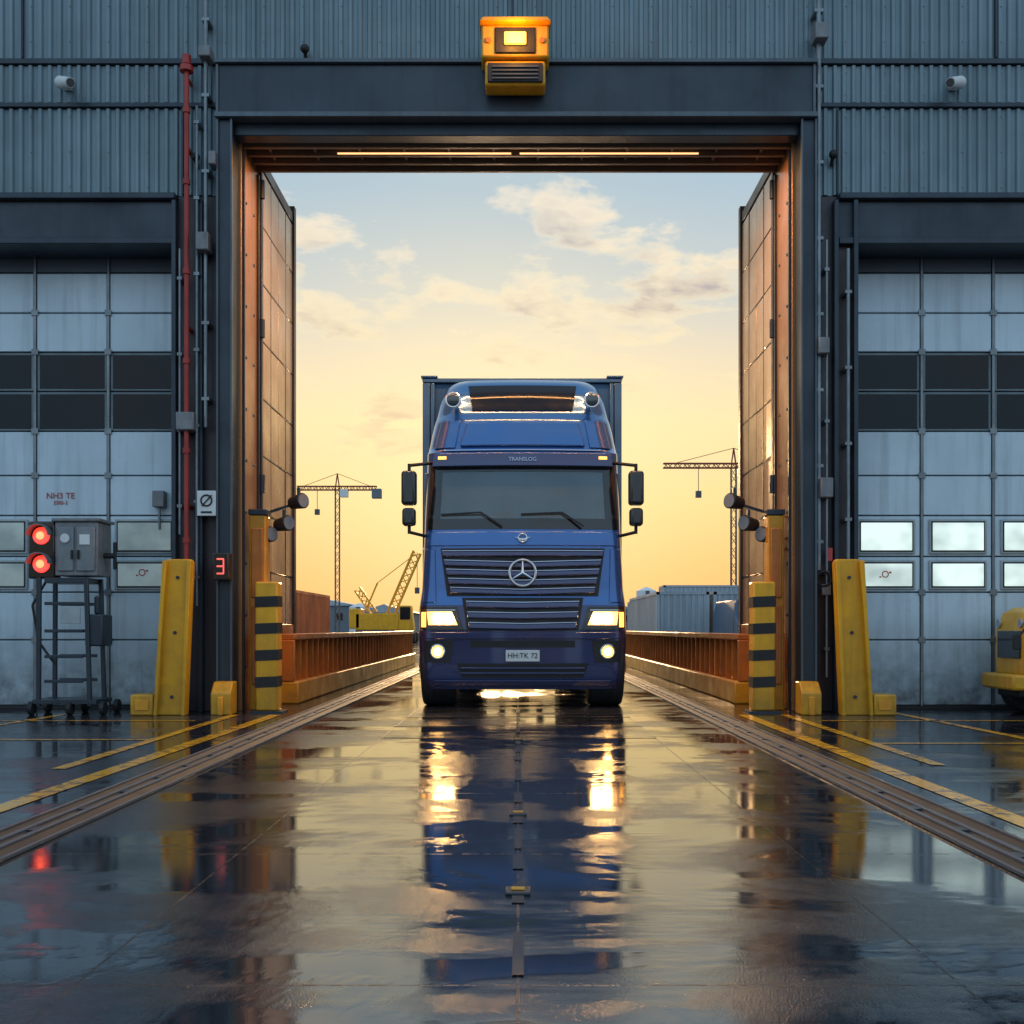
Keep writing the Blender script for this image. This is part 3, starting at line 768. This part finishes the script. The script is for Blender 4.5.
p.done(.01)
p=Part('fenders',M['black'],T)
for s in (-1,1):
    for k in range(10):
        a0=math.radians(18*k); a1=math.radians(18*(k+1)); R0=.57;R1=.60; c0=TY+1.05
        p.prism([(c0+R0*math.cos(a0),.5+R0*math.sin(a0)),(c0+R0*math.cos(a1),.5+R0*math.sin(a1)),(c0+R1*math.cos(a1),.5+R1*math.sin(a1)),(c0+R1*math.cos(a0),.5+R1*math.sin(a0))],'X',*sorted((TX+s*.85,TX+s*1.22)))
p.done(smooth=None)
p=Part('front_chassis',M['black'],T); p.box(TX-.5,TX+.5,TY+.3,TY+1.6,.62,1.2); p.cyl((TX-1,TY+.62,.5),(TX+1,TY+.62,.5),.07); p.box(TX-.42,TX-.32,TY+.5,TY+10,.7,.95); p.box(TX+.32,TX+.42,TY+.5,TY+10,.7,.95); p.box(TX-.3,TX+.3,TY+.5,TY+1.3,.36,.62)
for yy in (7.3,8.6): p.cyl((TX-1,TY+yy,.5),(TX+1,TY+yy,.5),.08); p.sph((TX,TY+yy,.5),.2)
p.box(TX-1.1,TX-.6,TY+3,TY+5.5,.45,1.0); p.box(TX+.6,TX+1.1,TY+3,TY+5.5,.45,1.0); p.done(.02)
def wheels(ys,x0,x1):
    p=Part('tyres',M['black'],T); h=Part('wheel_rims',M['conduit'],T)
    for yy in ys:
        for s in (-1,1):
            a,b=sorted((TX+s*x0,TX+s*x1)); p.cyl((a,TY+yy,.5),(b,TY+yy,.5),.5,seg=48)
            o=TX+s*(x1+.004); h.cyl((o-s*.02,TY+yy,.5),(o+s*.01,TY+yy,.5),.28,seg=24); h.cyl((o,TY+yy,.5),(o+s*.05,TY+yy,.5),.1)
    p.done(.04,seg=3); h.done(.005)
    g=Part('tyre_treads',M['steel_dark'],T)
    for yy in ys:
        for s in (-1,1):
            for k in range(3):
                xx=TX+s*(x0+(x1-x0)*(.25+.25*k)); g.torus((xx,TY+yy,.5),.497,.006,'X',48,6)
    g.done()
wheels((.62,),.80,1.22); wheels((7.3,8.6),.68,1.22)
BX=1.32
p=Part('cargo_body',M['boxm'],T); p.box(TX-BX+.03,TX+BX-.03,TY+1.63,TY+10,1.2,4.2); p.done(.01)
p=Part('cargo_frame',M['boxf'],T)
for s in (-1,1):
    a,b=sorted((TX+s*(BX-.1),TX+s*BX)); p.box(a,b,TY+1.58,TY+1.7,1.15,4.2); p.box(a,b,TY+9.95,TY+10.05,1.15,4.2)
    p.box(a,b,TY+1.6,TY+10.04,1.1,1.2)
    for k in range(1,8): p.box(*sorted((TX+s*(BX-.04),TX+s*(BX-.015))),TY+1.7+k*1.03,TY+1.76+k*1.03,1.2,4.16)
p.box(TX-BX,TX+BX,TY+1.57,TY+10.05,4.2,4.26); p.done(.012)
p=Part('cargo_roof_caps',M['boxf'],T)
for s in (-1,1): p.box(*sorted((TX+s*(BX-.2),TX+s*(BX+.02))),TY+1.55,TY+1.75,4.262,4.29)
for s in (-1,1): p.box(*sorted((TX+s*(BX-.16),TX+s*(BX-.11))),TY+1.56,TY+1.63,1.6,4.19)
p.done(.008)
p=Part('mudflaps',M['black'],T)
for s in (-1,1): p.box(*sorted((TX+s*.7,TX+s*1.2)),TY+9.2,TY+9.22,.25,1.0)
p.done()

# ------------------------------------------------------------------ background
def container(name,x0,x1,y0,y1,z0,z1,m):
    e=empty(name,((x0+x1)/2,(y0+y1)/2,z0))
    a=Part('shell',m,e); a.box(x0+.05,x1-.05,y0+.05,y1-.05,z0+.08,z1-.08)
    x=x0+.2
    while x<x1-.2: a.box(x,x+.14,y0+.012,y0+.05,z0+.15,z1-.15); x+=.28
    y=y0+.2
    while y<y1-.2:
        for xx in (x0+.012,x1-.05): a.box(xx,xx+.038,y,y+.14,z0+.15,z1-.15)
        y+=.28
    a.done()
    b=Part('frame',m,e)
    for xx in (x0,x1-.14):
        for yy in (y0,y1-.14): b.box(xx,xx+.14,yy,yy+.14,z0,z1)
    b.box(x0,x1,y0,y0+.1,z1-.13,z1-.001); b.box(x0,x1,y0,y0+.1,z0+.001,z0+.14)
    for xx in (x0,x1-.1): b.box(xx,xx+.1,y0+.14,y1-.14,z1-.13,z1-.002); b.box(xx,xx+.1,y0+.14,y1-.14,z0+.001,z0+.14)
    b.done()
container('shipping_container',-12.0,-9.6,44,56.2,0,2.6,M['cont_or'])
container('shipping_container',-14.6,-12.2,44,56.2,0,2.6,M['cont_or'])
container('shipping_container',-17.2,-14.8,44,56.2,0,2.6,M['cont_gr'])
container('shipping_container',6.3,8.7,50,62.2,0,2.6,M['cont_gr'])
container('shipping_container',8.9,11.3,50,62.2,0,2.6,M['cont_gr'])
container('shipping_container',11.4,13.8,49,61,0,2.6,M['cont_bl'])
container('shipping_container',7.0,19,68,70.4,0,2.6,M['cont_gr'])
container('shipping_container',9.0,15,68,70.4,2.62,3.6,M['cont_gr'])
container('shipping_container',14.1,16.5,47,59,0,2.6,M['cont_or'])
def shed(x0,x1,y0,y1,h,roof,m=None):
    e=empty('distant_warehouse',((x0+x1)/2,(y0+y1)/2,0)); m=m or M['far']
    a=Part('walls',m,e); a.box(x0,x1,y0,y1,0,h); a.done()
    b=Part('roof',M['cont_gr'],e); xm=(x0+x1)/2; b.prism([(x0-.3,h),(x1+.3,h),(xm,h+roof)],'Y',y0-.3,y1+.3); b.done()
    c=Part('windows',M['wglass'],e); x=x0+1
    while x<x1-1.5: c.box(x,x+1.1,y0-.04,y0-.005,h*.5,h*.75); x+=2
    c.done()
shed(-34,-22,150,170,4,1.2); shed(-20,-14,140,155,3.0,1); shed(-12,-2,170,190,3.6,1.4); shed(4,20,180,200,4,1.5); shed(24,45,160,180,5,2); shed(-70,-40,180,220,6,2)
shed(-13,-8.7,90,100,2.2,.6)
# unseen sheds behind the camera, added to darken low reflections in the truck
shed(-40,-9,-60,-45,7,2.2); shed(-5,13,-72,-58,6,2.0); shed(18,46,-58,-44,8,2.4)
for i,(x,y,h) in enumerate(((-27,130,3.5),(-24.6,131,4),(-17,118,3.2),(14,120,5))):
    e=empty('storage_tank',(x,y,0)); a=Part('shell',M['white'],e); a.cyl((x,y,0),(x,y,h),1.1,seg=24); a.cyl((x,y,h),(x,y,h+.4),1.1,.2,seg=24); a.done()
    a=Part('ladder',M['cranegr'],e); a.box(x-.2,x+.2,y-1.2,y-1.12,0,h); a.done()
def lattice(P,a,b,w,n,t):
    a=Vector(a); b=Vector(b); d=(b-a); q=d.to_track_quat('Z','Y')
    u=q@Vector((w/2,0,0)); v=q@Vector((0,w/2,0)); cs=[u+v,u-v,-u-v,-u+v]
    for c in cs: P.beam(a+c,b+c,t)
    for k in range(n):
        p0=a+d*k/n; p1=a+d*(k+1)/n
        for j in range(4):
            c0,c1=cs[j],cs[(j+1)%4]
            if k%2: c0,c1=c1,c0
            P.beam(p0+c0,p1+c1,t*.6)
def tower(x,y,h,j0,j1,m):
    e=empty('tower_crane',(x,y,0))
    P=Part('mast',M['cranegr'],e); lattice(P,(x,y,0),(x,y,h),.45,22,.08); P.done(smooth=None)
    P=Part('jib',m,e); lattice(P,(x+j0,y,h+.2),(x+j1,y,h+.2),.4,26,.1); P.done(smooth=None)
    P=Part('apex',m,e); P.beam((x-.25,y,h),(x,y,h+1.8),.12); P.beam((x+.25,y,h),(x,y,h+1.8),.12)
    P.beam((x,y,h+1.8),(x+j0*.85,y,h+.4),.05); P.beam((x,y,h+1.8),(x+j1*.85,y,h+.4),.05); P.done(smooth=None)
    P=Part('counterweight',M['far'],e); s=j0 if abs(j0)<abs(j1) else j1; P.box(x+s-.5,x+s+.5,y-.5,y+.5,h-.9,h+.1); P.done()
    P=Part('operator_cab',M['white'],e); P.box(x+.35,x+1.2,y-.6,y+.2,h-.8,h); P.done()
    P=Part('hook',M['cranegr'],e); hx=x+(j1 if s==j0 else j0)*.5; P.beam((hx,y,h),(hx,y,h-2.2),.06); P.box(hx-.25,hx+.25,y-.2,y+.2,h-2.7,h-2.1); P.done()
tower(-19.7,120,16.0,-4.4,4.3,M['cranered'])
tower(19.6,100,15.5,5,-6.4,M['cranered'])
e=empty('crawler_crane',(-9,72,0))
x,y=-8.6,72
P=Part('tracks',M['black'],e)
for yy in (y-1.3,y+.8): P.box(x-2,x+2,yy,yy+.5,0,.7)
P.done(.15)
P=Part('body',M['yellow'],e); P.box(x-1.9,x+.9,y-1.1,y+1.1,.8,1.9); P.box(x-2.3,x-1.6,y-1.1,y+1.1,.9,2.2); P.done(.06)
P=Part('operator_cab',M['yellow'],e); P.prism([(x+.9,.8),(x+1.9,.8),(x+1.7,2.4),(x+.9,2.4)],'Y',y-1.1,y); P.done(.04)
P=Part('cab_glass',M['wglass'],e); P.box(x+1.0,x+1.65,y-1.13,y-1.101,1.5,2.3); P.done()
P=Part('boom',M['yellow'],e); lattice(P,(x+.2,y,1.7),(x+2.0,y,5.9),.5,10,.1); P.beam((x-1.4,y,2),(x-.6,y,3.9),.1); P.beam((x-.6,y,3.9),(x+1.9,y,5.8),.05); P.done(smooth=None)
P=Part('boom_second_stage',M['yellow'],e); lattice(P,(x-.8,y,1.9),(x-1.9,y,3.5),.4,5,.1); P.done(smooth=None)
P=Part('hoist_rope',M['cranegr'],e); P.beam((x+2,y,5.9),(x+2,y,3.6),.04); P.box(x+1.85,x+2.15,y-.1,y+.1,3.2,3.6); P.done()
def van(x,y,m):
    e=empty('parked_van',(x,y,0))
    a=Part('body',m,e); a.prism([(x-1,.35),(x+1,.35),(x+.98,1.5),(x+.85,2.1),(x-.85,2.1),(x-.98,1.5)],'Y',y,y+4.6); a.prism([(y-.9,.35),(y,.35),(y,2.0),(y-.25,1.4),(y-.85,1.1)],'X',x-.97,x+.97); a.done(.05)
    a=Part('windscreen',M['wglass'],e); a.prism([(y-.27,1.44),(y-.02,1.95),(y-.05,1.97),(y-.30,1.44)],'X',x-.8,x+.8); a.done()
    a=Part('wheels',M['black'],e)
    for xx in (x-1,x+.8):
        for yy in (y+.1,y+3.6): a.cyl((xx,yy,.34),(xx+.2,yy,.34),.34)
    a.done()
van(9.6,44,M['cont_bl'])

# ------------------------------------------------------------------ world
w=bpy.data.worlds.new('World'); scn.world=w; w.use_nodes=True; t=NT(w.node_tree)
for n in list(t.n): t.n.remove(n)
out=t.new('ShaderNodeOutputWorld'); tc=t.new('ShaderNodeTexCoord'); d=tc.outputs['Generated']
sp=t.new('ShaderNodeSeparateXYZ'); t.link(d,sp.inputs[0]); Xd,Yd,Zd=sp.outputs
front=t.ramp(Zd,[(0,(.95,.44,.13)),(.05,(.98,.55,.18)),(.11,(1.0,.71,.28)),(.18,(1.0,.80,.42)),(.235,(.86,.73,.53)),(.29,(.60,.64,.63)),(.37,(.42,.56,.66)),(1,(.19,.36,.56))])
back=t.ramp(Zd,[(0,(.48,.63,.78)),(.25,(.58,.81,1.02)),(.5,(.54,.85,1.15)),(1,(.25,.47,.76))])
az=t.mapr(Yd,-.15,.85,0,1)
base=t.mix(az,back,front)
vm=t.new('ShaderNodeVectorMath',operation='DOT_PRODUCT'); t.link(d,vm.inputs[0]); vm.inputs[1].default_value=(-.03,.985,.16)
glow=t.math('POWER',t.math('MAXIMUM',vm.outputs['Value'],0.0),70)
base=t.mix(t.math('MULTIPLY',glow,.55),base,(1.15,.93,.50))
cb=t.new('ShaderNodeCombineXYZ'); zz=t.math('ADD',t.math('MAXIMUM',Zd,0.0),.14)
t.link(t.math('DIVIDE',Xd,zz),cb.inputs[0]); t.link(t.math('DIVIDE',Yd,zz),cb.inputs[1])
P3=cb.outputs[0]
hi=t.noise(P3,4.2,7,.60,.15); lo=t.noise(P3,1.25,2,.5,.2)
cs=t.math('ADD',t.math('MULTIPLY',hi,.55),t.math('MULTIPLY',lo,.45))
vo=t.new('ShaderNodeVectorMath',operation='ADD'); t.link(P3,vo.inputs[0]); vo.inputs[1].default_value=(.03,-.10,0)
hi2=t.noise(vo.outputs[0],4.2,4,.60,.15)
mask=t.mapr(cs,.495,.55,0,1); mask=t.math('MULTIPLY',mask,t.mapr(Zd,.13,.20,0,1))
lit=t.mapr(t.math('SUBTRACT',hi,hi2),-.08,.08,0,1)
thick=t.math('MULTIPLY',t.mapr(cs,.52,.60,.1,1),t.math('SUBTRACT',1.3,lit),clamp=True)
litc=t.ramp(Zd,[(0,(1,.66,.34)),(.2,(1,.84,.48)),(.35,(1.0,.87,.66)),(.6,(.62,.66,.7))])
shad=t.ramp(Zd,[(0,(.85,.5,.3)),(.20,(.72,.50,.34)),(.27,(.52,.43,.40)),(.36,(.42,.43,.47)),(.8,(.25,.33,.42))])
cc=t.mix(thick,litc,shad)
cc=t.mix(az,t.mix(.6,cc,(.6,.76,.95)),cc)
base=t.mix(t.math('MULTIPLY',mask,.92),base,cc)
base=t.mix(t.mapr(Zd,-.02,0,1,0),base,(.05,.05,.055))
b1=t.new('ShaderNodeBackground'); t.link(base,b1.inputs[0]); b1.inputs[1].default_value=1.0
sk=t.new('ShaderNodeTexSky'); sk.sky_type='NISHITA'; sk.sun_disc=False; sk.sun_elevation=math.radians(9); sk.sun_rotation=math.radians(0); sk.dust_density=1
b2=t.new('ShaderNodeBackground'); t.link(sk.outputs[0],b2.inputs[0]); b2.inputs[1].default_value=.003
ad=t.new('ShaderNodeAddShader'); t.link(b1.outputs[0],ad.inputs[0]); t.link(b2.outputs[0],ad.inputs[1]); t.link(ad.outputs[0],out.inputs[0])
w.cycles.sampling_method='MANUAL'; w.cycles.sample_map_resolution=512
# sun: low, behind the truck
sl=bpy.data.lights.new('sun','SUN'); sl.energy=3.0; sl.angle=math.radians(1.5); sl.color=(1,.60,.28)
so=bpy.data.objects.new('sun',sl); scn.collection.objects.link(so)
el=math.radians(9); azr=math.radians(-.8)
dirv=Vector((math.sin(azr)*math.cos(el),math.cos(azr)*math.cos(el),math.sin(el)))
so.rotation_euler=dirv.to_track_quat('Z','Y').to_euler(); so.location=dirv*60
# strip lamp light in the soffit
al=bpy.data.lights.new('soffit_lamp','AREA'); al.shape='RECTANGLE'; al.size=5.4; al.size_y=.06; al.energy=230; al.color=(1,.45,.14)
ao=bpy.data.objects.new('soffit_lamp',al); scn.collection.objects.link(ao); ao.location=(0,12.8,6.45)
pl=bpy.data.lights.new('beacon_light','POINT'); pl.energy=18; pl.color=(1,.38,.05); pl.shadow_soft_size=.1
po=bpy.data.objects.new('beacon_light',pl); scn.collection.objects.link(po); po.location=(-.03,11.75,7.34)
# ------------------------------------------------------------------ camera
cam=bpy.data.cameras.new('camera'); co=bpy.data.objects.new('camera',cam); scn.collection.objects.link(co); scn.camera=co
co.location=(0,0,.95); co.rotation_euler=(math.pi/2,0,0)
cam.sensor_width=36; cam.lens=36*1100/1024; cam.shift_y=116/1024; cam.shift_x=-6/1024; cam.clip_end=6000; cam.clip_start=.05
scn.view_settings.view_transform='Standard'; scn.view_settings.look='None'; scn.view_settings.exposure=0
